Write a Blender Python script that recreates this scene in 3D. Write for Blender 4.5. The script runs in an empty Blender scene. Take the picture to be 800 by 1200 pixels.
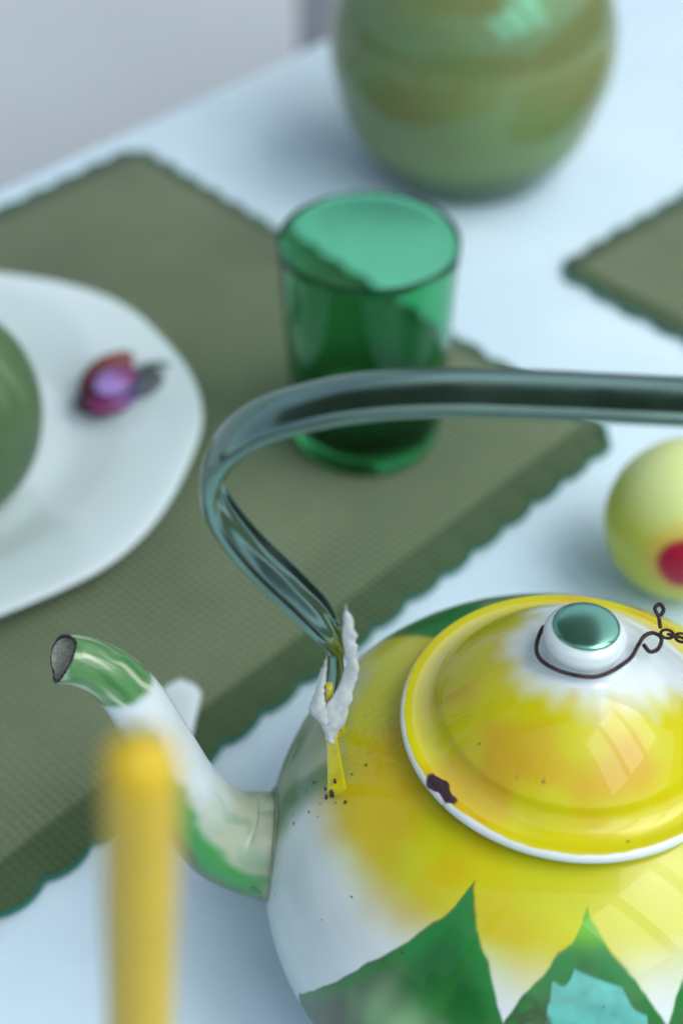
import bpy, bmesh, math, random
import numpy as np
from mathutils import Vector, Matrix, noise
random.seed(4)
R = math.radians
C = bpy.context.scene.collection
SC = bpy.context.scene

# ---------------------------------------------------------------- camera
cam = bpy.data.cameras.new('camera')
cam.sensor_fit = 'VERTICAL'; cam.sensor_height = 36; cam.sensor_width = 24
cam.lens = 54; cam.clip_start = .01; cam.clip_end = 200
cam.dof.use_dof = True; cam.dof.focus_distance = .455; cam.dof.aperture_fstop = 4.9
co = bpy.data.objects.new('camera', cam); C.objects.link(co)
co.location = (0, 0, .47); co.rotation_euler = (R(90-41.9), 0, 0)
SC.camera = co

# ---------------------------------------------------------------- world, sun, exposure
SUN_EL, SUN_AZ = 62, 100          # azimuth measured clockwise from +y
w = bpy.data.worlds.new('World'); SC.world = w; w.use_nodes = True
nt = w.node_tree; bg = nt.nodes['Background']
sky = nt.nodes.new('ShaderNodeTexSky'); sky.sky_type = 'NISHITA'; sky.sun_disc = False
sky.sun_elevation = R(SUN_EL); sky.sun_rotation = R(SUN_AZ); sky.air_density = 1; sky.dust_density = 3.0; sky.ozone_density = 1
hs = nt.nodes.new('ShaderNodeHueSaturation'); hs.inputs['Saturation'].default_value = .62   # thin overcast: a paler sky
nt.links.new(sky.outputs[0], hs.inputs['Color']); nt.links.new(hs.outputs[0], bg.inputs[0]); bg.inputs[1].default_value = .15
sl = bpy.data.lights.new('sun', 'SUN'); sl.energy = .8; sl.angle = R(140); sl.color = (1, .97, .92)
so = bpy.data.objects.new('sun', sl); C.objects.link(so)
dv = Vector((math.sin(R(SUN_AZ))*math.cos(R(SUN_EL)), math.cos(R(SUN_AZ))*math.cos(R(SUN_EL)), math.sin(R(SUN_EL))))
so.rotation_euler = dv.to_track_quat('Z', 'Y').to_euler()
# three tall panes of the window at the photographer's right: they make the bright patches on lid, body and vase
WD = Vector((.506, -.396, .766)); wc = WD*2.1+Vector((.1, .3, .1)); wq = WD.to_track_quat('Z', 'Y'); wx = Vector((-WD.y, WD.x, 0)).normalized()
for k_, p_ in ((-1, 5.5), (0, 7.5), (1, 5.5)):
    al = bpy.data.lights.new('window_pane_light', 'AREA'); al.shape = 'RECTANGLE'; al.size = .50; al.size_y = 1.15; al.energy = p_; al.color = (.95, .98, 1)
    ao = bpy.data.objects.new('window_pane_light', al); C.objects.link(ao); ao.location = wc+wx*k_*.64-Vector((0, 0, .12)); ao.rotation_euler = wq.to_euler()
SC.view_settings.view_transform = 'Standard'; SC.view_settings.look = 'None'
SC.view_settings.exposure = .60; SC.view_settings.gamma = 1
SC.cycles.max_bounces = 12; SC.cycles.transmission_bounces = 12
SC.cycles.use_denoising = True

# ---------------------------------------------------------------- helpers
def lin(r, g, b):
    f = lambda c: ((c/255+.055)/1.055)**2.4 if c > 10 else c/255/12.92
    return (f(r), f(g), f(b), 1)

def mat(name, col, rough=.5, metal=0, spec=.5, coat=0, coat_rough=.05, tint=None, trans=0, ior=1.5,
        var=0, vscale=20, bump=0, bscale=200, attr=None, aniso=0, sheen=0, rvar=0, tint2=None, sss=0):
    m = bpy.data.materials.new(name); m.use_nodes = True
    n = m.node_tree.nodes; l = m.node_tree.links; p = n['Principled BSDF']
    p.inputs['Base Color'].default_value = col
    p.inputs['Roughness'].default_value = rough; p.inputs['Metallic'].default_value = metal
    p.inputs['Specular IOR Level'].default_value = spec; p.inputs['Coat Weight'].default_value = coat
    p.inputs['Coat Roughness'].default_value = coat_rough; p.inputs['Transmission Weight'].default_value = trans
    p.inputs['IOR'].default_value = ior; p.inputs['Sheen Weight'].default_value = sheen
    if sss: p.inputs['Subsurface Weight'].default_value = sss; p.inputs['Subsurface Scale'].default_value = .01
    if tint: p.inputs['Specular Tint'].default_value = tint
    tc = n.new('ShaderNodeTexCoord'); src = None
    if attr:
        a = n.new('ShaderNodeAttribute'); a.attribute_name = attr; src = a.outputs['Color']
    if var:
        nz = n.new('ShaderNodeTexNoise'); nz.inputs['Scale'].default_value = vscale; nz.inputs['Detail'].default_value = 6
        l.new(tc.outputs['Object'], nz.inputs['Vector'])
        mr = n.new('ShaderNodeMapRange'); mr.inputs[1].default_value = .3; mr.inputs[2].default_value = .7
        mr.inputs[3].default_value = 1-var; mr.inputs[4].default_value = 1+var
        l.new(nz.outputs[0], mr.inputs[0])
        mx = n.new('ShaderNodeMix'); mx.data_type = 'RGBA'; mx.blend_type = 'MULTIPLY'; mx.inputs[0].default_value = 1
        if src: l.new(src, mx.inputs[6])
        else: mx.inputs[6].default_value = col
        l.new(mr.outputs[0], mx.inputs[7]); src = mx.outputs[2]
    if src: l.new(src, p.inputs['Base Color'])
    if rvar:
        nz = n.new('ShaderNodeTexNoise'); nz.inputs['Scale'].default_value = 60; nz.inputs['Detail'].default_value = 8
        l.new(tc.outputs['Object'], nz.inputs['Vector'])
        mr = n.new('ShaderNodeMapRange'); mr.inputs[1].default_value = .4; mr.inputs[2].default_value = .7
        mr.inputs[3].default_value = rough; mr.inputs[4].default_value = rough+rvar
        l.new(nz.outputs[0], mr.inputs[0]); l.new(mr.outputs[0], p.inputs['Roughness'])
    if bump:
        nz = n.new('ShaderNodeTexNoise'); nz.inputs['Scale'].default_value = bscale; nz.inputs['Detail'].default_value = 5
        l.new(tc.outputs['Object'], nz.inputs['Vector'])
        b = n.new('ShaderNodeBump'); b.inputs['Strength'].default_value = bump; b.inputs['Distance'].default_value = .001
        l.new(nz.outputs[0], b.inputs['Height']); l.new(b.outputs[0], p.inputs['Normal'])
    return m

def weave(name, col, col2, scale, strength, ang=0, dist=.0008, soft=0):
    """woven cloth: two crossed thread waves drive colour and bump"""
    m = bpy.data.materials.new(name); m.use_nodes = True
    n = m.node_tree.nodes; l = m.node_tree.links; p = n['Principled BSDF']
    p.inputs['Roughness'].default_value = .9; p.inputs['Specular IOR Level'].default_value = .25
    p.inputs['Sheen Weight'].default_value = .15
    tc = n.new('ShaderNodeTexCoord'); mp = n.new('ShaderNodeMapping'); mp.inputs['Rotation'].default_value = (0, 0, ang)
    l.new(tc.outputs['Object'], mp.inputs[0])
    nz0 = n.new('ShaderNodeTexNoise'); nz0.inputs['Scale'].default_value = 60; l.new(mp.outputs[0], nz0.inputs['Vector'])
    wv = []
    for d in ('X', 'Y'):
        k = n.new('ShaderNodeTexWave'); k.bands_direction = d; k.inputs['Scale'].default_value = scale
        k.inputs['Distortion'].default_value = 1.2; k.inputs['Detail'].default_value = 2; k.inputs['Detail Scale'].default_value = 2
        l.new(mp.outputs[0], k.inputs['Vector']); wv.append(k)
    mu = n.new('ShaderNodeMath'); mu.operation = 'MULTIPLY'
    l.new(wv[0].outputs[1], mu.inputs[0]); l.new(wv[1].outputs[1], mu.inputs[1])
    big = n.new('ShaderNodeTexNoise'); big.inputs['Scale'].default_value = 9; big.inputs['Detail'].default_value = 5
    l.new(mp.outputs[0], big.inputs['Vector'])
    ad = n.new('ShaderNodeMath'); ad.operation = 'MULTIPLY_ADD'; ad.inputs[1].default_value = .55; 
    l.new(mu.outputs[0], ad.inputs[0]); l.new(big.outputs[0], ad.inputs[2])
    mr = n.new('ShaderNodeMapRange'); mr.inputs[1].default_value = .3; mr.inputs[2].default_value = 1.0
    l.new(ad.outputs[0], mr.inputs[0])
    mx = n.new('ShaderNodeMix'); mx.data_type = 'RGBA'; mx.inputs[6].default_value = col; mx.inputs[7].default_value = col2
    l.new(mr.outputs[0], mx.inputs[0]); l.new(mx.outputs[2], p.inputs['Base Color'])
    b = n.new('ShaderNodeBump'); b.inputs['Strength'].default_value = strength; b.inputs['Distance'].default_value = dist
    l.new(mu.outputs[0], b.inputs['Height'])
    l.new(b.outputs[0], p.inputs['Normal'])
    return m

def tag(o, label=None, cat=None, group=None, kind=None):
    if label: o['label'] = label
    if cat: o['category'] = cat
    if group: o['group'] = group
    if kind: o['kind'] = kind
    return o

def empty(name, loc, label, cat, group=None):
    o = bpy.data.objects.new(name, None); o.empty_display_size = .02; C.objects.link(o); o.location = loc
    return tag(o, label, cat, group)

def mesh(name, verts, faces, m, parent=None, smooth=True, loc=(0, 0, 0), cols=None):
    """verts in world space; loc = where the object's origin goes; parent empties are unrotated"""
    L = Vector(loc) if parent is None else Vector(parent_origin(parent))
    V = np.array(verts, float) - np.array(L)
    me = bpy.data.meshes.new(name); me.from_pydata(V.tolist(), [], [list(map(int, f)) for f in faces]); me.update()
    if smooth: me.polygons.foreach_set('use_smooth', [True]*len(me.polygons))
    bm = bmesh.new(); bm.from_mesh(me); bmesh.ops.recalc_face_normals(bm, faces=bm.faces); bm.to_mesh(me); bm.free()
    if cols is not None:
        at = me.color_attributes.new('pigment', 'FLOAT_COLOR', 'POINT')
        c4 = np.ones((len(V), 4)); c4[:, :3] = cols; at.data.foreach_set('color', c4.ravel())
    me.materials.append(m)
    o = bpy.data.objects.new(name, me); C.objects.link(o)
    if parent is None: o.location = L
    else: o.parent = parent
    return o
def parent_origin(p):
    v = Vector(p.location)
    while p.parent: p = p.parent; v += Vector(p.location)
    return v

def lathe(profile, centre, seg=96, close=False, wob=None):
    pr = np.array(profile, float); t = np.linspace(0, 2*np.pi, seg, endpoint=False)
    n = len(pr); V = np.zeros((n, seg, 3))
    for i, (r, z) in enumerate(pr):
        rr = r*np.ones(seg) if wob is None else r*(1+wob(t, r, z))
        V[i, :, 0] = centre[0]+rr*np.cos(t); V[i, :, 1] = centre[1]+rr*np.sin(t); V[i, :, 2] = centre[2]+z
    F = []
    for i in range(n-1 if not close else n):
        k = (i+1) % n
        for j in range(seg):
            j2 = (j+1) % seg; F.append((i*seg+j, i*seg+j2, k*seg+j2, k*seg+j))
    V = V.reshape(-1, 3)
    if not close:
        if pr[0][0] < 1e-3: pass
        F.append(tuple(range(seg))[::-1]) ; F.append(tuple(range((n-1)*seg, n*seg)))
    return V, F

def bez(p, n):
    """Catmull-Rom through p, n samples per span"""
    p = np.array(p, float); q = np.vstack([2*p[0]-p[1], p, 2*p[-1]-p[-2]]); out = []
    for i in range(1, len(q)-2):
        for t in np.linspace(0, 1, n, endpoint=False):
            a, b, c, d = q[i-1:i+3]
            out.append(.5*((2*b)+(c-a)*t+(2*a-5*b+4*c-d)*t*t+(3*b-a-3*c+d)*t**3))
    out.append(p[-1]); return np.array(out)

def tube(path, rad, seg=12, closed=False):
    P = np.array(path, float); n = len(P); rad = np.broadcast_to(np.array(rad, float), (n,))
    T = np.gradient(P, axis=0) if not closed else np.roll(P, -1, 0)-np.roll(P, 1, 0)
    T /= np.linalg.norm(T, axis=1)[:, None]
    up = np.array([0, 0, 1.]) if abs(T[0][2]) < .9 else np.array([0, 1., 0])
    V = []; N = np.cross(T[0], up); N /= np.linalg.norm(N)
    for i in range(n):
        N = N-T[i]*(N@T[i]); N /= np.linalg.norm(N); B = np.cross(T[i], N)
        for k in range(seg):
            a = 2*np.pi*k/seg; V.append(P[i]+rad[i]*(np.cos(a)*N+np.sin(a)*B))
    F = []
    for i in range(n if closed else n-1):
        k2 = (i+1) % n
        for k in range(seg):
            F.append((i*seg+k, i*seg+(k+1) % seg, k2*seg+(k+1) % seg, k2*seg+k))
    if not closed: F += [tuple(range(seg))[::-1], tuple(range((n-1)*seg, n*seg))]
    return np.array(V), F

def join(*parts):
    V = []; F = []; o = 0
    for v, f in parts:
        V.append(np.array(v)); F += [tuple(i+o for i in q) for q in f]; o += len(v)
    return np.vstack(V), F

def box(c, s, rz=0):
    v = np.array([(x, y, z) for x in (-1, 1) for y in (-1, 1) for z in (-1, 1)], float)*np.array(s)/2
    c_, s_ = math.cos(rz), math.sin(rz)
    v = np.stack([v[:, 0]*c_-v[:, 1]*s_, v[:, 0]*s_+v[:, 1]*c_, v[:, 2]], 1)+np.array(c)
    return v, [(0, 1, 3, 2), (4, 6, 7, 5), (0, 4, 5, 1), (2, 3, 7, 6), (0, 2, 6, 4), (1, 5, 7, 3)]

def bev(o, wd=.002, seg=3):
    b = o.modifiers.new('bevel', 'BEVEL'); b.width = wd; b.segments = seg; b.limit_method = 'ANGLE'; return o

def sstep(a, b, x): t = np.clip((x-a)/(b-a), 0, 1); return t*t*(3-2*t)
def nz(P, s, seed=0):
    return np.array([noise.fractal(Vector((p[0]*s+seed, p[1]*s+seed*2, p[2]*s)), 1.0, 2.0, 3) for p in P])
def mixc(a, b, t): return a*(1-t[:, None])+b*t[:, None]
def c3(*a): return np.array(lin(*a)[:3])

# ---------------------------------------------------------------- materials
M = {}
M['wall'] = mat('pale_plaster', (.82, .88, .90, 1), .9, var=.05, vscale=3, bump=.2, bscale=60)
M['grey_wall'] = mat('grey_paint', (.33, .36, .40, 1), .8, var=.05, vscale=3)
M['floor'] = mat('grey_floor', (.36, .39, .42, 1), .6, var=.1, vscale=4, bump=.2)
M['wood'] = mat('table_wood', (.25, .16, .09, 1), .5, var=.2, vscale=12, bump=.3)
M['linen'] = weave('pale_linen', (.45, .62, .73, 1), (.62, .78, .85, 1), 240, .5, R(46), .0006)
M['mat'] = weave('green_weave', (.055, .100, .045, 1), (.185, .240, .135, 1), 88, 1.0, R(44), .0016)
M['hem'] = weave('dark_green_hem', (.035, .075, .03, 1), (.055, .105, .04, 1), 88, .9, R(44), .0016)
M['added_colour_fringe'] = mat('colour_fringe_teal', (.006, .12, .085, 1), .8)
M['enamel'] = mat('painted_enamel', (1, 1, 1, 1), .28, coat=.35, coat_rough=.04, attr='pigment', var=.06, vscale=45, rvar=.08, spec=.25)
M['white_enamel'] = mat('white_enamel', (.60, .70, .72, 1), .18, coat=.6, var=.03, bump=.05, bscale=80)
M['metal'] = mat('green_grey_metal', (.165, .27, .23, 1), .11, metal=1, var=.15, vscale=30, rvar=.12)
M['knob_metal'] = mat('green_mirror_metal', (.15, .36, .28, 1), .2, metal=.9)
M['rust'] = mat('rusty_dark_wire', (.045, .028, .035, 1), .6, metal=.6, var=.5, vscale=300, bump=.6, bscale=900)
M['chip'] = mat('bare_dark_chip', (.02, .015, .022, 1), .7, var=.5, vscale=400)
M['inside'] = mat('worn_grey_enamel', (.30, .33, .28, 1), .6, var=.3, vscale=900, bump=.4, bscale=1500)
M['tape'] = mat('torn_white_tape', (.50, .55, .55, 1), .5, var=.22, vscale=150, bump=.4, bscale=250, sss=.0)
M['vase'] = mat('olive_green_glaze', (.17, .24, .095, 1), .10, attr='pigment', ior=1.5, spec=.6, tint=(.15, 1, .8, 1), metal=0, var=.06, vscale=12)
M['glass'] = mat('green_glass', (.19, .76, .48, 1), .03, attr='pigment', trans=1, ior=1.35)
M['china'] = mat('white_china', (.52, .64, .66, 1), .14, coat=.8, coat_rough=.05, var=.02)
M['apple'] = mat('green_skin', (.09, .19, .075, 1), .45, attr='pigment', var=.1, vscale=60)
M['egg'] = mat('painted_egg', (1, 1, 1, 1), .35, attr='pigment', spec=.4, var=.03, vscale=50)
M['candle'] = mat('yellow_wax', (.52, .37, .004, 1), .45, sss=.0, var=.05, vscale=80)
M['wick'] = mat('dark_wick', (.03, .03, .03, 1), .9)
M['brass'] = mat('dull_brass', (.35, .28, .12, 1), .35, metal=1, rvar=.2)
M['petal'] = mat('purple_petal', (1, 1, 1, 1), .5, attr='pigment')
M['stem'] = mat('grey_green_stem', (.06, .12, .09, 1), .6, var=.3, vscale=200)

# ---------------------------------------------------------------- setting
v, f = box((0, 0, -.80), (30, 30, .10)); mesh('floor', v, f, M['floor'], smooth=False, loc=(0, 0, -.75))['kind'] = 'structure'
v, f = box((-2.06, 1.95, .05), (4, .12, 1.6)); tag(mesh('wall', v, f, M['wall'], smooth=False, loc=(-2.06, 1.95, -.75)), kind='structure')
v, f = box((1.96, 2.12, .05), (4.1, .12, 1.6)); tag(mesh('wall', v, f, M['grey_wall'], smooth=False, loc=(1.96, 2.12, -.75)), kind='structure')

M['unseen_walls'] = mat('unseen_wall_dark', (.15, .14, .115, 1), .9, var=.2, vscale=1.5)  # for unseen dark walls put in to darken low reflections
v, f = box((0, -2.6, .15), (6, .12, 1.8)); tag(mesh('wall', v, f, M['unseen_walls'], smooth=False, loc=(0, -2.6, -.75)), kind='structure')
v, f = box((3.2, .1, .15), (.12, 5, 1.8)); tag(mesh('wall', v, f, M['unseen_walls'], smooth=False, loc=(3.2, .1, -.75)), kind='structure')

M['unseen_panel'] = mat('unseen_panel_dark_olive', (.17, .20, .14, 1), .9, var=.2, vscale=3)
v, f = box((-.40, .85, 1.62), (1.9, 2.3, .04)); tag(mesh('unseen_ceiling', v, f, M['unseen_panel'], smooth=False, loc=(-.40, .85, 1.62)), kind='structure')  # unseen panel put in to darken overhead reflections on handle and knob

# table: edge line measured along e, n points from that edge under the still life
E0 = np.array([-.2057, .8218]); e = np.array([.688, .726]); e /= np.linalg.norm(e); nn = np.array([e[1], -e[0]])
A0, A1, W = -.9, 1.1, .95
cc = E0+e*(A0+A1)/2+nn*W/2; az = math.atan2(e[1], e[0])
tb = empty('table', (cc[0], cc[1], -.75), 'table wholly covered by the pale blue white linen cloth', 'table')
v, f = box((cc[0], cc[1], -.016), (A1-A0-.02, W-.02, .028), az); bev(mesh('tabletop', v, f, M['wood'], tb, False), .004)
for a in (A0+.08, A1-.08):
    for b in (.08, W-.08):
        q = E0+e*a+nn*b
        v, f = box((q[0], q[1], -.39), (.06, .06, .72), az); bev(mesh('leg', v, f, M['wood'], tb, False), .004)
# cloth: grid over the top with a rounded fall and folded skirt
def cloth():
    s = []; r = .012; drop = .30
    def axis(L):
        a = [('d', -drop+drop*i/14) for i in range(14)]
        a += [('r', k/6) for k in range(6)]
        return a
    def pos(u, L):           # u in arc length; returns (along, down)
        if u < 0: return (0-0.0, -u, -1)
        if u > L: return (L, u-L, 1)
        return (u, 0, 0)
    us = list(np.linspace(-drop, -.02, 12))+list(np.linspace(-.016, .02, 9))+list(np.linspace(.03, A1-A0-.03, 150))+list(np.linspace(A1-A0-.02, A1-A0+.016, 9))+list(np.linspace(A1-A0+.02, A1-A0+drop, 12))
    vs = list(np.linspace(-drop, -.02, 12))+list(np.linspace(-.016, .02, 9))+list(np.linspace(.03, W-.03, 110))+list(np.linspace(W-.02, W+.016, 9))+list(np.linspace(W+.02, W+drop, 12))
    def fall(u, L):
        h = lambda t: (math.sin(min(t/r, math.pi/2))*r, (1-math.cos(min(t/r, math.pi/2)))*r+max(0, t-r*math.pi/2))
        if u < r: t = r-u; x, d = h(t); return r-x, d, max(0, min(1, (t-r)/.2))
        if u > L-r: t = u-(L-r); x, d = h(t); return L-r+x, d, max(0, min(1, (t-r)/.2))
        return u, 0, 0
    V = []
    for u in us:
        for w_ in vs:
            a, d1, k1 = fall(u, A1-A0); b, d2, k2 = fall(w_, W)
            z = -max(d1, d2)
            if k1 > k2: b_off = 0; a_off = .012*k1*math.sin(w_*38+math.sin(w_*9)*2)*(1 if u > 1 else -1)-(.01*k1 if u < 1 else -.01*k1)
            else: a_off = 0
            b_off = .012*k2*math.sin(u*38+math.sin(u*9)*2) if k2 >= k1 else 0
            if k2 > 0: b_off += (.012*k2)*(1 if w_ > .4 else -1)
            q = E0+e*(A0+a+a_off)+nn*(b+b_off)
            x, y = q
            wr = noise.noise(Vector((x*6, y*6, 3)))*.0009+abs(noise.noise(Vector((x*14+4, y*5, 8))))*.0022
            V.append((x, y, z-.0012+wr if z > -.001 else z))
    nv = len(vs); F = [(i*nv+j, i*nv+j+1, (i+1)*nv+j+1, (i+1)*nv+j) for i in range(len(us)-1) for j in range(nv-1)]
    o = mesh('tablecloth', V, F, M['linen'], loc=(cc[0], cc[1], 0))
    return tag(o, 'pale blue white linen tablecloth spread under the whole still life', 'tablecloth')
cloth()

# ---------------------------------------------------------------- placemats
def placemat(P0, d1, L1, L2, label, hems, skew=0, seed=0):
    """P0 corner, edge 1 along d1 (unit), edge 2 along d1 turned -90deg; hems = hem width of the 4 sides"""
    d1 = np.array(d1)/np.linalg.norm(d1); d2 = np.array([d1[1], -d1[0]]); d2 = d2*math.cos(skew)-d1*math.sin(skew); iv = np.linalg.inv(np.stack([d1, d2], 1))
    mid = P0+d1*L1/2+d2*L2/2
    root = empty('placemat', (mid[0], mid[1], .0005), label, 'placemat', 'green scalloped placemats')
    # outline: superellipse-rounded rectangle with small scallops
    pts = []; rc = .013
    def side(a, b, nrm, L):
        n = max(4, int(round(L/.0215))); out = []
        for i in range(n*10):
            s = (i+.5)/(n*10); q = a+(b-a)*s
            endf = 1
            amp = .0042*abs(math.sin(math.pi*n*s))**.6+.0012*noise.noise(Vector((q[0]*40, q[1]*40, seed)))
            dd = min(s, 1-s)*L
            cut = 0 if dd > rc else rc-math.sqrt(max(0, rc*rc-(rc-dd)**2))
            out.append(q+nrm*(amp*endf-cut))
        return out
    c = [P0, P0+d1*L1, P0+d1*L1+d2*L2, P0+d2*L2]
    for i, nrm, L in ((0, -d2, L1), (1, d1, L2), (2, d2, L1), (3, -d1, L2)):
        pts += side(c[i], c[(i+1) % 4], nrm, L)
    out = np.array(pts); n = len(out)
    def scale_in(P, k):     # toward the centre along local axes by hem widths
        loc = (P-mid)@iv.T
        h = hems
        lo = np.array([-L1/2+h[3]*k, -L2/2+h[0]*k]); hi = np.array([L1/2-h[1]*k, L2/2-h[2]*k])
        q = np.clip(loc, lo, hi)
        # keep corners soft
        return mid+q[:, :1]*d1+q[:, 1:]*d2
    top = .0026
    def ring(P, z): return [(p[0], p[1], z+.0005*noise.noise(Vector((p[0]*30, p[1]*30, 1)))) for p in P]
    inner = scale_in(out, 1.0)
    # teal bead added to imitate colour fringing along the blurred mat edges
    eo = out+(out-mid)/np.linalg.norm(out-mid, axis=1)[:, None]*.0009
    v, f = tube([(p[0], p[1],   .0018) for p in eo], .0012, 6, True); mesh('added_colour_fringe', v, f, M['added_colour_fringe'], root)
    V = ring(out, .0004)+ring(out, top-.0006)+ring(mid+(out-mid)*.996, top)+ring(inner, top)
    F = [(k*n+i, k*n+(i+1) % n, (k+1)*n+(i+1) % n, (k+1)*n+i) for k in range(3) for i in range(n)]
    mesh('hem', V, F, M['hem'], root)
    lo = scale_in(out, 1.0)
    # woven field as a flat grid slightly proud
    x0, x1 = -L1/2+hems[3]-.001, L1/2-hems[1]+.001; y0, y1 = -L2/2+hems[0]-.001, L2/2-hems[2]+.001
    G = 70; V = []; F = []
    for i in range(G+1):
        for j in range(G+1):
            q = mid+d1*(x0+(x1-x0)*i/G)+d2*(y0+(y1-y0)*j/G)
            V.append((q[0], q[1], top+.0007+.0005*noise.noise(Vector((q[0]*25, q[1]*25, 1)))))
    F = [(i*(G+1)+j, i*(G+1)+j+1, (i+1)*(G+1)+j+1, (i+1)*(G+1)+j) for i in range(G) for j in range(G)]
    o = mesh('woven_field', V, F, M['mat'], root); s = o.modifiers.new('thick', 'SOLIDIFY'); s.thickness = .0012; s.offset = -1
    return root
A = np.array([-.1275, .857]); B = np.array([.1305, .5765])
placemat(A, B-A, np.linalg.norm(B-A), .52, 'green woven placemat lying under the plate and the green tumbler', (.006, .017, .01, .01), skew=R(-4.0))
P = np.array([.122, .7235]); d = np.array([math.cos(R(43)), math.sin(R(43))])
placemat(P, d, .38, .30, 'green woven placemat at the right frame edge with nothing on it', (.006, .006, .01, .007), seed=5)

# ---------------------------------------------------------------- kettle
KX, KY = .069, .301
kt = empty('kettle', (KX, KY, .0008), 'worn enamel kettle painted yellow, white and green, with metal bow handle', 'kettle')
def krad(z):
    b = .078 if z > .042 else .046
    return .0945*max(1-abs((z-.042)/b)**2.3, 0)**(1/2.3)
zs = np.linspace(.0016, .1135, 300)
prof = [(.02, .0012)]+[(krad(z), z) for z in zs]+[(krad(.1135)-.002, .1150), (.040, .1165), (.030, .1165)]
seg = 1080
V, F = lathe(prof, (KX, KY, 0), seg)
az_ = np.degrees(np.arctan2(V[:, 1]-KY, V[:, 0]-KX)); zz = V[:, 2]
yel = c3(182, 176, 12); org = c3(186, 156, 14); yg = c3(172, 182, 22); wht = c3(198, 212, 214); grn = c3(18, 98, 40); gry = c3(72, 92, 66); lime = c3(88, 160, 12); beige = c3(150, 168, 140)
n1 = nz(V, 30, 1); n2 = nz(V, 160, 7); n3 = nz(V, 700, 3)
col = np.tile(wht, (len(V), 1))
a2 = np.where(az_ > 60, az_-360, az_)          # -300..60, front -90, left -180, back -270
jag = n2*.0007+n1*.0006
# fade height of the yellow into the white
fade = np.interp(a2, [-300, -260, -200, -185, -172, -155, -138, -122, 60], [.090, .088, .092, .092, .094, .0925, .0925, .094, .094])
fw = np.interp(a2, [-180, -150, -122, -100], [.006, .008, .008, .009])
t = sstep(-1, 1, (zz-fade+n1*.003)/fw)
ysh = mixc(np.tile(yg, (len(V), 1)), np.tile(org, (len(V), 1)), sstep(-.25, .6, n1+np.interp(a2, [-190, -150, -130, -110, -60], [.1, .45, .25, -.2, -.2])))
ysh = mixc(ysh, np.tile(yel, (len(V), 1)), .4*np.ones(len(V)))
ysh = ysh*(1-.12*sstep(-.1, .5, n3)*sstep(-215, -195, a2)*sstep(-165, -178, a2))[:, None]
col = mixc(col, ysh, t)
# beige green mottling left of the bracket and over the spout side
tl = sstep(-168, -176, a2+n1*3)*sstep(-214, -206, a2)*sstep(.103, .096, zz+n1*.002)
col = mixc(col, mixc(np.tile(beige, (len(V), 1)), np.tile(c3(70, 120, 70), (len(V), 1)), sstep(-.3, .5, n1+.4*np.sin(a2*.35))), tl*.9)
# dark green reflection painted on the far shoulder
tb_ = sstep(-224, -228, a2+n1*2)*sstep(-300, -296, a2)
col = mixc(col, np.tile(c3(40, 105, 50), (len(V), 1)), tb_)
# leaf green lower field, edge traced on the enamel
per = lambda a: np.interp((a+122.3) % 31.0, [0, 5.5, 9.9, 12.5, 15.3, 17.8, 23.6, 27.3, 31.0], [.1065, .100, .095, .090, .0835, .090, .099, .102, .1075])
edge = np.where(a2 > -122.3, per(a2), np.interp(a2, [-152, -150.5, -135.7, -127.8, -124.3, -122.3], [-.02, .041, .080, .096, .101, .1065]))
g = sstep(-.0005, .0005, edge-zz+jag)*(a2 > -151)
hgt = sstep(-.0005, .013, edge-zz)
gcol = mixc(np.tile(grn, (len(V), 1)), np.tile(gry, (len(V), 1)), sstep(-.1, .45, n1+.35*np.sin(a2*.23+1.2)+.1))
gl_ = np.exp(-((a2+126)/9)**2-((zz-.066)/.011)**2); gcol = mixc(gcol, np.tile(c3(128, 176, 120), (len(V), 1)), np.clip(gl_+n1*.15*gl_, 0, 1)*.9)  # soft light glow painted into the leaf green
gcol = mixc(gcol, np.tile(c3(70, 78, 60), (len(V), 1)), sstep(-134, -139, a2+n1*2+(zz-.06)*200)*.85)
brs = np.array([noise.noise(Vector((a_*.22, z_*60, 2))) for a_, z_ in zip(a2, zz)])
gcol = gcol*(1+.45*brs)[:, None]
near_top = sstep(.0985, .104, zz)*sstep(-101, -97, a2)
gcol = mixc(gcol, np.tile(lime, (len(V), 1)), near_top)
gcol = mixc(gcol, np.tile(c3(22, 120, 48), (len(V), 1)), sstep(.011, .002, edge-zz)*.7*(1-near_top))
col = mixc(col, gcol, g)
sky_reflect = sstep(.0004, -.0004, zz-np.minimum(edge-.0055-.0015*np.sin(a2*.9), .0965-.00035*(a2+92)))*(a2 > -99-(.09-zz)*60)*(a2 < -80)*sstep(.098, .0975, zz)
col = mixc(col, np.tile(c3(96, 178, 170), (len(V), 1)), np.clip(sky_reflect*(.85+n2*.3), 0, 1))  # teal sky reflection painted into the enamel colour
for (ca, cz, cr, cw) in ((-103.2, .0880, .0030, .0009), (-101.2, .0850, .0036, .0008), (-105.2, .0835, .0022, .0007)):
    dd = np.hypot((a2-ca)/57.3*.08, (zz-cz)*1.25)
    col = mixc(col, np.tile(c3(58, 86, 58), (len(V), 1)), np.exp(-((dd-cr)/cw)**2)*.9*(edge-zz > 0))
rimd = np.exp(-((edge-zz+jag)/.0005)**2)*(a2 > -150)*(a2 < -118)
col = mixc(col, np.tile(c3(50, 62, 44), (len(V), 1)), rimd*.6)
# few bare specks
rs = np.random.RandomState(3)
for k in range(26):
    a, z, s = (rs.uniform(-180, -165), rs.uniform(.082, .108), rs.uniform(.0002, .0006)) if k < 17 else (rs.uniform(-172, -60), rs.uniform(.045, .11), rs.uniform(.0002, .0004))
    q = np.array([KX+krad(z)*math.cos(R(a)), KY+krad(z)*math.sin(R(a)), z])
    dd = np.linalg.norm(V-q, axis=1); col = mixc(col, np.tile(c3(30, 28, 30), (len(V), 1)), sstep(s*1.3, s*.8, dd))
mesh('body', V, F, M['enamel'], kt, cols=col)

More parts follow.
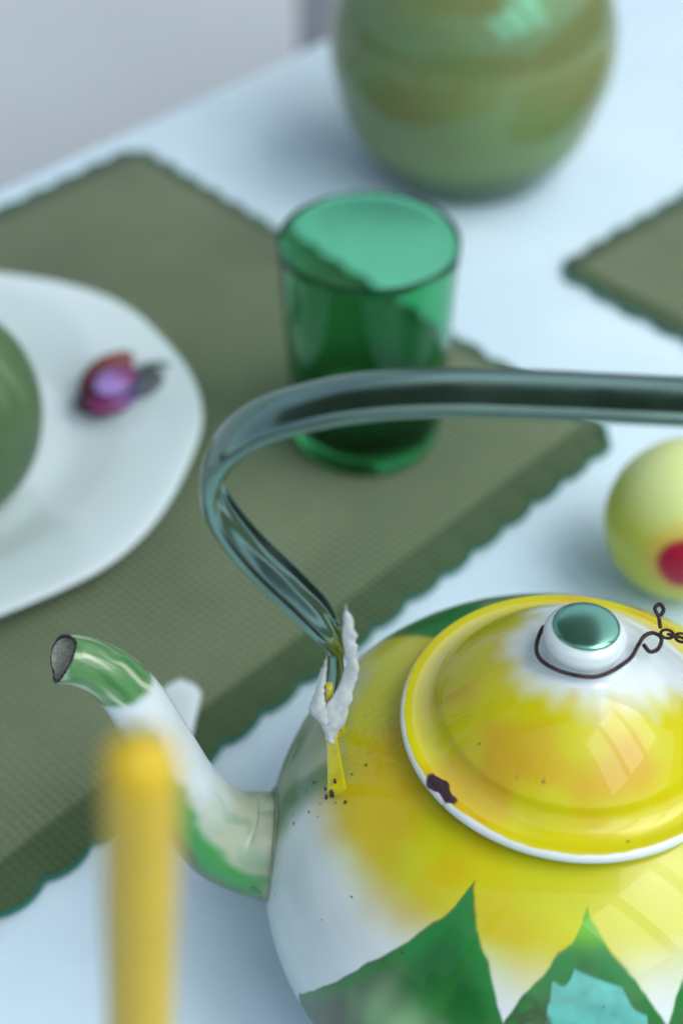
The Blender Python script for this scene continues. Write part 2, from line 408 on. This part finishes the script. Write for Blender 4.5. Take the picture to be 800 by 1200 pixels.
# lid
lr = [(.0485, .1160), (.0500, .1154), (.0510, .1157), (.0515, .1166), (.0514, .1177), (.0508, .1185), (.0498, .1189), (.0484, .1189), (.0470, .1189), (.0456, .1192), (.0442, .1198), (.0427, .1209), (.0409, .1228)]
for i in range(1, 60):
    th = i/60*math.pi/2
    r = .0430*math.cos(th)**.92 + .0; z = .1208+.0262*(1-(r/.0432)**2.15)
    if .009 < r < .0400: lr.append((r, z))
lr = [(.030, .1164)]+[tuple(q) for q in bez(lr[:13]+[lr[14]], 5)[:-1]]+lr[14:]
V, F = lathe(lr, (KX, KY, 0), 720)
dx, dy, zz = V[:, 0]-KX, V[:, 1]-KY, V[:, 2]; rr = np.hypot(dx, dy); aa = np.degrees(np.arctan2(dy, dx))
n1 = nz(V, 35, 2); n2 = nz(V, 130, 9)
base = mixc(np.tile(c3(184, 180, 10), (len(V), 1)), np.tile(c3(186, 154, 10), (len(V), 1)), sstep(-.3, .4, n1+.5*np.exp(-((rr-.036)/.006)**2)*(dy < 0)-.38))
# white centre, scalloped by brush strokes, drifting right and toward the far side
ang = np.arctan2(V[:, 1]-(KY+.001), V[:, 0]-(KX+.004))
rw = np.hypot(V[:, 0]-(KX+.004), V[:, 1]-(KY+.001))
lim = .0222+.0012*np.sin(ang*7+1)+.0006*np.sin(ang*19)+n2*.002+.013*np.maximum(0, np.cos(ang-R(50)))-.004*np.maximum(0, np.cos(ang-R(-100)))+.003*np.maximum(0, np.cos(ang-R(170)))
tw = sstep(.006, -.006, rw-lim)
base = mixc(base, np.tile(c3(198, 212, 212), (len(V), 1)), tw)
st = sstep(.0415, .0435, rr)*sstep(.0485, .0475, rr)*(.45+.25*np.sin(np.radians(aa)*3))*sstep(-100, -150, np.where(aa > 0, aa-360, aa))  # pale reflection band on the left of the ring, painted in
base = mixc(base, np.tile(c3(205, 198, 120), (len(V), 1)), np.clip(st, 0, .8))
# white rolled rim, yellow paint worn on from above
rim = sstep(.0496, .0503, rr+n2*.0004)*sstep(60, -10, np.abs(np.where(aa < -180, aa+360, aa)-90)-100+0*aa) if False else sstep(.0500, .0507, rr+n2*.0004)
front = sstep(25, -15, np.abs(((aa+270) % 360)-180-0)-0) if False else sstep(-.2, .45, -(dy/np.maximum(rr, 1e-5))+.35*(-dx/np.maximum(rr, 1e-5)))
base = mixc(base, np.tile(c3(200, 212, 212), (len(V), 1)), rim*front)
base = mixc(base, np.tile(c3(40, 80, 40), (len(V), 1)), sstep(.1162, .1156, zz))  # shadow of the gap under the rim, put into the colour
cp = np.array([KX-.0394, KY-.0290])
u = (V[:, 0]-cp[0])*.593+(V[:, 1]-cp[1])*(-.805); s_ = (V[:, 0]-cp[0])*.805+(V[:, 1]-cp[1])*.593
ch = sstep(1.15, .9, np.sqrt((u/.0058)**2+((s_+.0004*np.sin(u*900))/.0016)**2)+n2*.9+.10*np.sin(u*1300+1))
base = mixc(base, np.tile(c3(52, 38, 48), (len(V), 1)), ch)
base = mixc(base, np.tile(c3(104, 70, 62), (len(V), 1)), ch*sstep(.1, .3, n2)*.7)
for (px, py, s) in ((KX-.013, KY-.0335, .0005), (KX+.01, KY-.046, .0004), (KX-.03, KY-.02, .0004), (KX-.02, KY-.031, .0003)):
    base = mixc(base, np.tile(c3(110, 95, 40), (len(V), 1)), sstep(s*1.4, s*.6, np.hypot(V[:, 0]-px, V[:, 1]-py)))
lid = mesh('lid', V, F, M['enamel'], kt, cols=base)
# knob
kp = [(.0150, .1440), (.0128, .1452), (.0104, .1464), (.0098, .1476), (.0104, .1490), (.0114, .1504), (.0119, .1526), (.0114, .1546), (.0102, .1560), (.0092, .1566)]
V, F = lathe(bez(kp, 6), (KX, KY, 0), 96)
knob = mesh('knob', V, F, M['white_enamel'], lid)
dp = [(.0093, .1563), (.0095, .1568), (.0090, .1573)]+[(.0088*math.cos(t), .1573+.0012*math.sin(t)) for t in np.linspace(.1, 1.5, 14)]
V, F = lathe(dp, (KX, KY, 0), 96); mesh('knob_cap', V, F, M['knob_metal'], lid)

# wire loop round the knob and chain
wr = [(.0785, .3065, .1475), (.0690, .3112, .1475), (.0605, .3080, .1480), (0.0582, 0.3081, 0.1488), (0.0555, 0.3004, 0.1488), (0.0567, 0.2948, 0.1488), (0.0631, 0.2903, 0.1488), (0.0719, 0.2892, 0.1488), (0.0808, 0.2951, 0.1488), (0.0850, 0.3024, 0.1475), (0.0872, 0.3058, 0.1475), (0.0899, 0.3071, 0.1475), (0.0920, 0.3051, 0.1475), (0.0906, 0.3011, 0.1475), (0.0880, 0.2997, 0.1475), (0.0865, 0.3024, 0.1475)]
ch = empty('tmp', (0, 0, 0), None, None); bpy.data.objects.remove(ch)
V, F = tube(bez(wr, 8), .00062, 8); wire = mesh('wire', V, F, M['rust'], kt)
V, F = tube(bez([(.0930, .3110, .1452), (.0925, .3135, .1475), (.0915, .3155, .1490), (.0930, .3165, .1498), (.0940, .3150, .1490), (.0930, .3138, .1476)], 6), .0006, 8)
mesh('wire_curl', V, F, M['rust'], kt)
# links running away over the lid to the far handle foot
cs = bez([(.0925, .3092, .1455), (.0975, .3078, .1452), (.104, .3058, .1440), (.112, .304, .1395), (.121, .302, .128), (.133, .300, .118), (.139, .300, .122)], 5)
L = 0; prev = cs[0]; step = []
for q in cs[1:]:
    while np.linalg.norm(q-prev) > .0021:
        dvec = (q-prev)/np.linalg.norm(q-prev); prev = prev+dvec*.0021; step.append((prev.copy(), dvec))
for i, (q, dvec) in enumerate(step[:26]):
    side = np.cross(dvec, (0, 0, 1)); side /= np.linalg.norm(side); upv = np.cross(side, dvec)
    rl = R(40 if i % 2 else -50); s2 = side*math.cos(rl)+upv*math.sin(rl)
    pp = [q+dvec*.00185*math.cos(a)+s2*.00125*math.sin(a) for a in np.linspace(0, 2*math.pi, 14, endpoint=False)]
    V, F = tube(pp, .00046, 6, True); mesh('chain_link', V, F, M['rust'], kt)

# spout
YS = .300
sp = bez([(.004, .046), (-.010, .051), (-.0232, .0545), (-.0375, .0610), (-.0480, .0795), (-.0550, .1050), (-.0605, .1255), (-.0670, .1375), (-.0745, .1430), (-.0790, .1440)], 12)
rad = bez([(.021, 0), (.0195, 0), (.0176, 0), (.0153, 0), (.0122, 0), (.0102, 0), (.0088, 0), (.0079, 0), (.0074, 0), (.0071, 0)], 12)[:, 0]
def spout(sp, rad, inner=False, seg=64):
    T = np.gradient(sp, axis=0); T /= np.linalg.norm(T, axis=1)[:, None]; n = len(sp); V = []; par = []
    for i in range(n):
        nx, nz_ = -T[i][1], T[i][0]           # normal in the xz plane
        if nz_ < 0: pass
        for k in range(seg):
            a = 2*math.pi*k/seg; c_, s_ = math.cos(a), math.sin(a)
            x = sp[i][0]+rad[i]*c_*nx; z = sp[i][1]+rad[i]*c_*nz_; y = YS+rad[i]*s_
            # slant the mouth: far and lower side reach farther
            kq = sstep(n-14, n-1, np.array([i]))[0]
            upn = (c_*(1 if nz_ > 0 else -1))
            ext = kq*(.0035*max(s_, 0)-.0028*upn)
            x += T[i][0]*ext; z += T[i][1]*ext
            V.append((x, y, z)); par.append((i/(n-1), upn, s_))
    F = [(i*seg+k, i*seg+(k+1) % seg, (i+1)*seg+(k+1) % seg, (i+1)*seg+k) for i in range(n-1) for k in range(seg)]
    return np.array(V), F, np.array(par)
V, F, par = spout(sp, rad, seg=128)
tt, up, sd = par.T; n1 = nz(V, 60, 4); n2 = nz(V, 300, 6)
sg = c3(84, 132, 80); sg2 = c3(150, 168, 138); sw = c3(198, 212, 216); sgd = c3(40, 140, 62)
tip = mixc(np.tile(sg, (len(V), 1)), np.tile(sg2, (len(V), 1)), sstep(-.25, .75, -up+n1*.8-.1))
low = mixc(np.tile(c3(152, 164, 134), (len(V), 1)), np.tile(c3(120, 150, 112), (len(V), 1)), sstep(-.1, .5, n1))
ths = np.arctan2(sd, up); stk = np.sin(ths*5+tt*9+n1*3)*.5+np.sin(ths*11-tt*14+n1*5)*.5
tip = mixc(tip, np.tile(c3(58, 112, 60), (len(V), 1)), sstep(.15, .8, stk)*.75)
tip = mixc(tip, np.tile(c3(176, 188, 164), (len(V), 1)), sstep(.25, .9, -stk)*.8)
low = mixc(low, np.tile(c3(96, 136, 92), (len(V), 1)), sstep(.3, .9, stk)*.6)
col = mixc(np.tile(sw, (len(V), 1)), tip, sstep(.705, .735, tt+.02*up+n1*.02))
under_band = sstep(.50, .12, up+n1*.25)*sstep(.70, .58, tt)          # green underside band
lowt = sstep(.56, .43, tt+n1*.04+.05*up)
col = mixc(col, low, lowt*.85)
col = mixc(col, np.tile(sgd, (len(V), 1)), under_band*.9*sstep(.2, .26, tt))
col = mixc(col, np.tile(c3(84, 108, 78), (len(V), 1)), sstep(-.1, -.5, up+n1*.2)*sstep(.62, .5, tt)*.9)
for (t0, s0) in ((.255, .0004), (.245, .00045), (.235, .0003), (.226, .0004), (.25, .0003)):
    q = V[np.argmin(np.abs(tt-t0)+np.abs(up-(.02-(.255-t0)*14))*.3+(sd > 0)*9)]
    col = mixc(col, np.tile(c3(30, 32, 28), (len(V), 1)), sstep(s0*1.4, s0*.8, np.linalg.norm(V-q, axis=1)))
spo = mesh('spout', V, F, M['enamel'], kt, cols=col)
inn = sp[-26:].copy(); V2, F2, _ = spout(np.vstack([sp[:len(sp)-26], inn]), rad-.0011, seg=64)
k0 = (len(sp)-24)*64; V2 = V2[k0:]; F2 = [tuple(i-k0 for i in q) for q in F2 if min(q) >= k0]
mesh('spout_lining', V2, F2, M['inside'], spo)
ring = V[-128:]; rimp = ring.copy(); cen = ring.mean(0); rimp = cen+(ring-cen)*.94
tube_r = .0005+.0002*np.array([noise.noise(Vector(p*900)) for p in rimp])
v3, f3 = tube(rimp, tube_r, 6, True); mesh('spout_lip', v3, f3, M['chip'], spo)
# seam ring where the spout meets the body
sa = []
for k in range(80):
    a = 2*math.pi*k/80; z = .0555+.0185*math.cos(a)*.98; y = YS+.0185*math.sin(a)
    r_ = krad(z); x = KX-math.sqrt(max(r_*r_-(y-KY)**2, 0)); sa.append((x-.0003, y, z))
v3, f3 = tube(sa, .00035, 8, True)
mesh('spout_collar', v3, f3, mat('seam_glaze', lin(128, 146, 116), .3, coat=.4, var=.3, vscale=200), spo)

# handle: hollow strap bent in one plane over the lid
hp = [(-.0012, .118), (-.0014, .124), (-.0016, .132), (-.0006, .146), (-.0030, .1560), (-.0130, .1705), (-.0240, .1850), (-.0315, .1985), (-.0332, .2090), (-.0295, .2200), (-.0220, .2285), (-.0110, .2342), (.0042, .2390), (.0240, .2418), (.0470, .2425), (.0690, .2426)]
hp = bez(hp, 10)
left = hp; right = np.stack([2*KX-hp[::-1][1:, 0], hp[::-1][1:, 1]], 1); hp = np.vstack([left, right])
T = np.gradient(hp, axis=0); T /= np.linalg.norm(T, axis=1)[:, None]; n = len(hp)
V = []; hc = []
for i in range(n):
    N = np.array([-T[i][1], T[i][0]])
    zf = hp[i][1]; wdt = .0048+.0042*sstep(.148, .162, np.array([zf]))[0]      # half width
    sec = []
    K = 20
    for k in range(K+1):                       # outer convex face
        u = -1+2*k/K; sec.append((u*wdt, .0036*math.sqrt(max(0, 1-abs(u)**2.4))))
    for k in range(1, 24):                     # inner face: rolled edges and a centre ridge
        u = 1-2*k/24
        e_ = -.0011*math.exp(-((abs(u)-.90)/.12)**2)-.0004*math.exp(-(u/.3)**2)+.0004
        sec.append((u*wdt, e_-.0006))
    ns = len(sec)
    for (yy, nn_) in sec: V.append((hp[i][0]+N[0]*nn_, KY-.001+yy-(hp[i][0]+.003)*.08, hp[i][1]+N[1]*nn_))
F = [(i*ns+k, i*ns+(k+1) % ns, (i+1)*ns+(k+1) % ns, (i+1)*ns+k) for i in range(n-1) for k in range(ns)]
mesh('handle', V, F, M['metal'], kt)

# brackets (fins) at both feet
ym = mat('yellow_bracket_enamel', lin(186, 178, 30), .25, coat=.5, var=.15, vscale=150)
for sx in (1, -1):
    bx_ = lambda x: KX+(x-KX)*sx
    pr_ = [(-.0046, .0835), (-.0042, .110), (-.0046, .1300), (-.0044, .1460), (-.0024, .1460), (-.0018, .128), (.0010, .104), (.0030, .0900)]
    V = [(bx_(x), KY-.0125+dy, z) for dy in (-.0013, .0013) for x, z in pr_]
    m_ = len(pr_); F = [tuple(range(m_)), tuple(range(m_, 2*m_))]+[(i, (i+1) % m_, m_+(i+1) % m_, m_+i) for i in range(m_)]
    V2_ = [(bx_(x), KY+.0085+dy, z) for dy in (-.0013, .0013) for x, z in pr_]
    V, F = join((V, F), (V2_, F))
    br = bev(mesh('bracket', V, F, ym, kt, False), .0006)
    if sx == 1:
        for (x, z, s) in ((-.0050, .0885, .0009), (-.0049, .093, .0006), (-.0047, .0975, .0007), (-.0030, .099, .0010), (-.0049, .0845, .0010), (-.0020, .105, .0006), (-.0049, .1015, .0005)):
            v_, f_ = tube(bez([(x, KY-.0141, z-s*1.6), (x+s*.25, KY-.0144, z), (x-s*.2, KY-.0141, z+s*1.6)], 4), [s*.2]+[s*.55*(1+.4*math.sin(k*2.1)) for k in range(7)]+[s*.2], 7)
            mesh('paint_chip', v_, f_, M['chip'], br)

# torn tape wrapped round the handle foot
def ragged(outl_l, outl_r, y0, bulge, name, seed, y1=None):
    n = 60; a = bez(outl_l, 12); b = bez(outl_r, 12); ia = np.linspace(0, len(a)-1, n); V = []; m_ = 14
    for i in range(n):
        pa = np.array([np.interp(ia[i], range(len(a)), a[:, c_]) for c_ in (0, 1)]); ib = ia[i]/(len(a)-1)*(len(b)-1)
        pb = np.array([np.interp(ib, range(len(b)), b[:, c_]) for c_ in (0, 1)])
        pa = pa+.0004*np.array([noise.noise(Vector((i*.33, seed, 0))), noise.noise(Vector((i*.31, seed, 5)))])
        pb = pb+.0008*np.array([noise.noise(Vector((i*.30, seed, 9))), noise.noise(Vector((i*.42, seed, 7)))])
        for j in range(m_):
            s = j/(m_-1); q = pa+(pb-pa)*s
            yy = y0+((y1-y0)*i/(n-1) if y1 is not None else 0)-bulge*math.sin(math.pi*s)+1*.0006*noise.noise(Vector((q[0]*260, q[1]*90, seed)))+.0003*noise.noise(Vector((q[0]*700, q[1]*500, seed)))
            V.append((q[0], yy, q[1]))
    F = [(i*m_+j, i*m_+j+1, (i+1)*m_+j+1, (i+1)*m_+j) for i in range(n-1) for j in range(m_-1)]
    return V, F
o1 = ragged([(0.0009, 0.1803), (0.0005, 0.1742), (0.0002, 0.1686), (0.0009, 0.1618), (0.0012, 0.1567), (-0.0010, 0.1475), (-0.0034, 0.1418), (-0.0058, 0.1367), (-0.0056, 0.1315), (-0.0044, 0.1254)],
            [(0.0014, 0.1803), (0.0032, 0.1729), (0.0041, 0.1676), (0.0042, 0.1628), (0.0045, 0.1539), (0.0036, 0.1479), (0.0026, 0.1418), (0.0012, 0.1333), (-0.0010, 0.1277), (-0.0027, 0.1231)], KY-.0150, .0006, 'a', 1)
o2 = ragged([(-0.0044, 0.1594), (-0.0061, 0.1532), (-0.0076, 0.1454), (-0.0092, 0.1381), (-0.0073, 0.1345), (-0.0054, 0.1315)],
            [(-0.0040, 0.1594), (-0.0042, 0.1532), (-0.0048, 0.1468), (-0.0046, 0.1418), (-0.0039, 0.1381), (-0.0029, 0.1345)], KY-.0150, .0010, 'b', 2)
V, F = join(o1, o2); tp = mesh('torn_tape', V, F, M['tape'], kt); s = tp.modifiers.new('thick', 'SOLIDIFY'); s.thickness = .0003

# ---------------------------------------------------------------- glass tumbler
GX, GY, G0 = .012, .577, .0038
gh = .1085
gp = [(.004, 0), (.030, 0), (.0337, .0014), (.0350, .005)]+[(.0350+(.0402-.0350)*((z-.004)/(gh-.004))**.85, z) for z in np.linspace(.010, gh-.001, 24)]+[(.0398, gh), (.0392, gh-.001)]
gp += [(.0390+(.0330-.0390)*(1-((z-.012)/(gh-.014))**.85), z) for z in np.linspace(gh-.003, .016, 24)]+[(.0315, .0125), (.027, .0105), (.004, .0100)]
V, F = lathe(gp, (GX, GY, G0), 128)
hh = V[:, 2]-G0
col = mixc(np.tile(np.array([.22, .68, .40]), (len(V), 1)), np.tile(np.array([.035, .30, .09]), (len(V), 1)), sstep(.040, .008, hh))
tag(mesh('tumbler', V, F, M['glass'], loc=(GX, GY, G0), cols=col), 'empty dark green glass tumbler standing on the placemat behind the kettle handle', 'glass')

# ---------------------------------------------------------------- vase
VX, VY = .076, .842
vp = [(.006, 0), (.044, 0), (.049, .002), (.058, .010), (.0690, .026), (.0765, .046), (.0815, .066), (.0825, .082), (.0800, .100), (.0715, .120), (.058, .135), (.046, .144), (.043, .152), (.047, .160), (.050, .163), (.0485, .1645), (.0440, .160), (.040, .152), (.043, .143), (.056, .132), (.068, .118), (.077, .098), (.079, .080), (.075, .050), (.050, .012), (.006, .008)]
V, F = lathe(bez(vp, 5), (VX, VY, .0006), 160, wob=lambda t, r, z: .006*np.sin(t*2+1)+.003*np.sin(3*t))
n1 = nz(V, 22, 6); hh = V[:, 2]+n1*.004
col = mixc(np.tile(np.array([.19, .22, .085]), (len(V), 1)), np.tile(np.array([.18, .25, .09]), (len(V), 1)), sstep(-.2, .4, n1))
col = mixc(col, np.tile(np.array([.065, .10, .038]), (len(V), 1)), sstep(.036, .020, hh))  # dark lower zone of the reflections painted into the glaze
col = mixc(col, np.tile(np.array([.09, .13, .05]), (len(V), 1)), sstep(.094, .101, hh)*.45)  # upper band: reflected dark surroundings painted into the glaze
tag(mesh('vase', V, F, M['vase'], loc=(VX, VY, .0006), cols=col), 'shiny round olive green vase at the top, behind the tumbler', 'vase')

# ---------------------------------------------------------------- plate
PX, PY, PZ = -.2012, .5566, .0042
pw = lambda t, r, z: (.009*np.sin(t*8+.4)+.001*np.sin(t*16+1))*np.clip((r-.085)/.05, 0, 1)**1.5
pp = [(.003, .0015), (.060, .0015), (.064, 0), (.068, 0), (.072, .003), (.092, .0085), (.120, .0135), (.1338, .0158), (.1350, .0168), (.1340, .0178), (.125, .0170), (.110, .0145), (.098, .0118), (.088, .0085), (.078, .0056), (.070, .0046), (.055, .0042), (.003, .0042)]
V, F = lathe(bez(pp, 5), (PX, PY, PZ), 256, wob=pw)
tag(mesh('plate', V, F, M['china'], loc=(PX, PY, PZ)), 'white china plate with a gently wavy rim lying on the placemat', 'plate')

# green fruit on the plate
AX, AY, AZ = -.1760, .527, PZ+.0044
ap = []
for k in range(40):
    th = -math.pi/2+math.pi*(k+.5)/40; c_ = math.cos(th); s_ = math.sin(th)
    r = .0450*c_**.72; z = .047+.047*s_ - .006*math.exp(-(r/.009)**2)*(1 if s_ > 0 else -1)
    ap.append((r*(1+.03*s_), z))
zmin = min(q[1] for q in ap); ap = [(a, b-zmin) for a, b in ap]
V, F = lathe(ap, (AX, AY, AZ), 96, wob=lambda t, r, z: .006*np.sin(5*t))
tn = nz(V, 26, 3); ta = np.arctan2(V[:, 1]-AY, V[:, 0]-AX); st = np.array([noise.noise(Vector((math.cos(a)*14, math.sin(a)*14, z*8))) for a, z in zip(ta, V[:, 2])])
col = mixc(np.tile(c3(70, 98, 62), (len(V), 1)), np.tile(c3(116, 136, 100), (len(V), 1)), sstep(.0, .5, st+tn*.3)*sstep(.06, .10, V[:, 2]))
apo = mesh('apple', V, F, M['apple'], loc=(AX, AY, AZ), cols=col)
tag(apo, 'large rounded green fruit at the left frame edge, standing on the white plate', 'fruit')
v, f = tube(bez([(AX, AY, AZ+.082), (AX+.001, AY, AZ+.092), (AX+.004, AY+.002, AZ+.102)], 6), .0013, 8); mesh('stalk', v, f, M['stem'], apo)

# purple flower bud on the plate rim
fx, fy, fz = -.108, .597, PZ+.019
fl = empty('flower', (fx, fy, fz-.008), 'small wilted purple and red flower lying on the white plate', 'flower')
dr = Vector((.70, .714, 0))
def petal(off, lenv, wid, roll, c1, c2, name='petal', lift=0, yaw=0):
    d = Matrix.Rotation(yaw, 3, 'Z') @ dr; s = Vector((-d.y, d.x, 0)); V = []; cols_ = []; nu, nv = 18, 12
    for i in range(nu+1):
        u = i/nu; w_ = 1.4*wid*math.sin(math.pi*min(1, u*.9+.07))**.7
        for j in range(nv):
            a = 2*math.pi*j/nv
            q = Vector((fx+.004, fy, fz))+off*.95+d*(u*lenv*.95)+s*(math.cos(a)*w_)+Vector((0, 0, 1))*(math.sin(a)*w_*.45+lift*u)
            q += s*math.sin(a+roll)*.0008
            V.append(q); k = sstep(.15, .8, np.array([u]))[0]; cols_.append(c1*(1-k)+c2*k)
    F = [(i*nv+j, i*nv+(j+1) % nv, (i+1)*nv+(j+1) % nv, (i+1)*nv+j) for i in range(nu) for j in range(nv)]
    F += [tuple(range(nv)), tuple(range(nu*nv, (nu+1)*nv))]
    mesh(name, [tuple(q) for q in V], F, M['petal'], fl, cols=np.array(cols_))
pu, pk, rd, bl, dk = c3(110, 66, 140), c3(105, 34, 86), c3(84, 30, 42), c3(60, 64, 100), c3(66, 76, 80)
petal(Vector((-.016, -.024, -.004)), .030, .0075, 0, pk, pu)
petal(Vector((-.012, -.018, .003)), .024, .0060, 1, c3(150, 125, 195), pk, lift=.002)
petal(Vector((-.020, -.012, -.001)), .034, .0070, 2, rd, c3(120, 62, 52), yaw=.12, lift=.004)
petal(Vector((-.022, -.020, -.006)), .030, .0080, 0, c3(60, 34, 46), rd)
petal(Vector((-.004, -.012, -.002)), .026, .0058, .5, bl, dk, yaw=-.25)
petal(Vector((.000, -.010, -.004)), .026, .0050, .5, dk, c3(80, 60, 80), yaw=.05)
for k, yw in enumerate((-.3, 0, .28)):
    d = Matrix.Rotation(yw, 3, 'Z') @ dr; a = Vector((fx+.004, fy-.002, fz-.001)); pts = [tuple(a+d*s+Vector((0, 0, .003*math.sin(s*120+k)))) for s in (0, .008, .016, .023)]
    v, f = tube(bez(pts, 5), .0011, 6); mesh('stem', v, f, M['stem'], fl)

# spoon lying on the mat behind the spout
sx0 = [(-.0622, .4150, .0062), (-.0615, .400, .0066), (-.0600, .375, .0075), (-.0590, .355, .0075), (-.0580, .340, .0060)]
so_ = bez(sx0, 8); nS = len(so_)
V = []; F = []
for i, q in enumerate(so_):
    u = i/(nS-1)
    wv_ = .0086*math.sqrt(max(0.02, 1-max(0, 1-u/.14)**2))*(1-.55*sstep(.1, .55, np.array([u]))[0]) if u < .62 else .003+.0060*math.sin(math.pi*min(1, (u-.62)/.38*.97+.01))
    for k in range(12):
        a = 2*math.pi*k/12; V.append((q[0]-.0022+wv_*math.cos(a), q[1], q[2]+.0016*math.sin(a)))
F = [(i*12+k, i*12+(k+1) % 12, (i+1)*12+(k+1) % 12, (i+1)*12+k) for i in range(nS-1) for k in range(12)]+[tuple(range(12)), tuple(range((nS-1)*12, nS*12))]
tag(mesh('spoon', V, F, M['china'], loc=(-.06, .38, .0045)), 'pale spoon end showing on the placemat just behind the kettle spout', 'spoon')

# ---------------------------------------------------------------- egg
EX, EY = .1445, .480
V, F = lathe([(.0335*math.cos(t)*(1-.05*math.sin(t)), .0352+.0352*math.sin(t)) for t in np.linspace(-1.5, 1.5, 60)], (EX, EY, .0008), 128)
dirv = np.array([0, 0, .47])-np.array([EX, EY, .035]); dirv /= np.linalg.norm(dirv)
nrm = (V-np.array([EX, EY, .035])); nrm /= np.linalg.norm(nrm, axis=1)[:, None]
sp_dir = np.array([-.18, -.97, .13]); sp_dir /= np.linalg.norm(sp_dir)
an = np.degrees(np.arccos(np.clip(nrm@sp_dir, -1, 1))); n1 = nz(V, 40, 5)
col = mixc(np.tile(c3(192, 200, 70), (len(V), 1)), np.tile(c3(200, 216, 145), (len(V), 1)), sstep(.040, .066, V[:, 2]+n1*.004))
col = mixc(col, np.tile(c3(205, 178, 80), (len(V), 1)), sstep(36, 23, an+n1*2)*.85)
col = mixc(col, np.tile(c3(160, 20, 52), (len(V), 1)), sstep(23, 18, an+n1*2))
tag(mesh('painted_egg', V, F, M['egg'], loc=(EX, EY, .0008), cols=col), 'yellow green painted egg with one crimson spot, at right behind the kettle', 'egg')

# ---------------------------------------------------------------- candle (nearest to the lens) in its holder
bxp, txp = Vector((-.0546, .138, .004)), Vector((-.0285, .138, .297))
cd = empty('candle', tuple(bxp), 'thin unlit yellow taper candle standing in front of the kettle spout', 'candle')
ax = [tuple(bxp+(txp-bxp)*s) for s in np.linspace(0, 1, 30)]
top = [tuple(txp+(txp-bxp).normalized()*q) for q in (.002, .004, .0055, .0062)]
v, f = tube(ax+top, [.0060-.0004*s for s in np.linspace(0, 1, 30)]+[.0054, .0046, .0034, .0012], 24); mesh('wax', v, f, M['candle'], cd)
tp_ = txp+(txp-bxp).normalized()*.006
v, f = tube([tuple(tp_), tuple(tp_+Vector((.0003, 0, .002)))], .0004, 6); mesh('wick', v, f, M['wick'], cd)
hl = [(.004, 0), (.030, 0), (.031, .0015), (.029, .003), (.012, .005), (.0095, .008), (.0090, .014), (.0095, .024), (.0110, .026), (.0088, .0265), (.0082, .014), (.004, .0032)]
V, F = lathe(bez(hl, 4), (bxp.x+.0008, bxp.y, .0006), 64)
tag(mesh('candle_holder', V, F, M['brass'], loc=(bxp.x, bxp.y, .0006)), 'small dull brass holder around the foot of the yellow candle', 'candle holder')
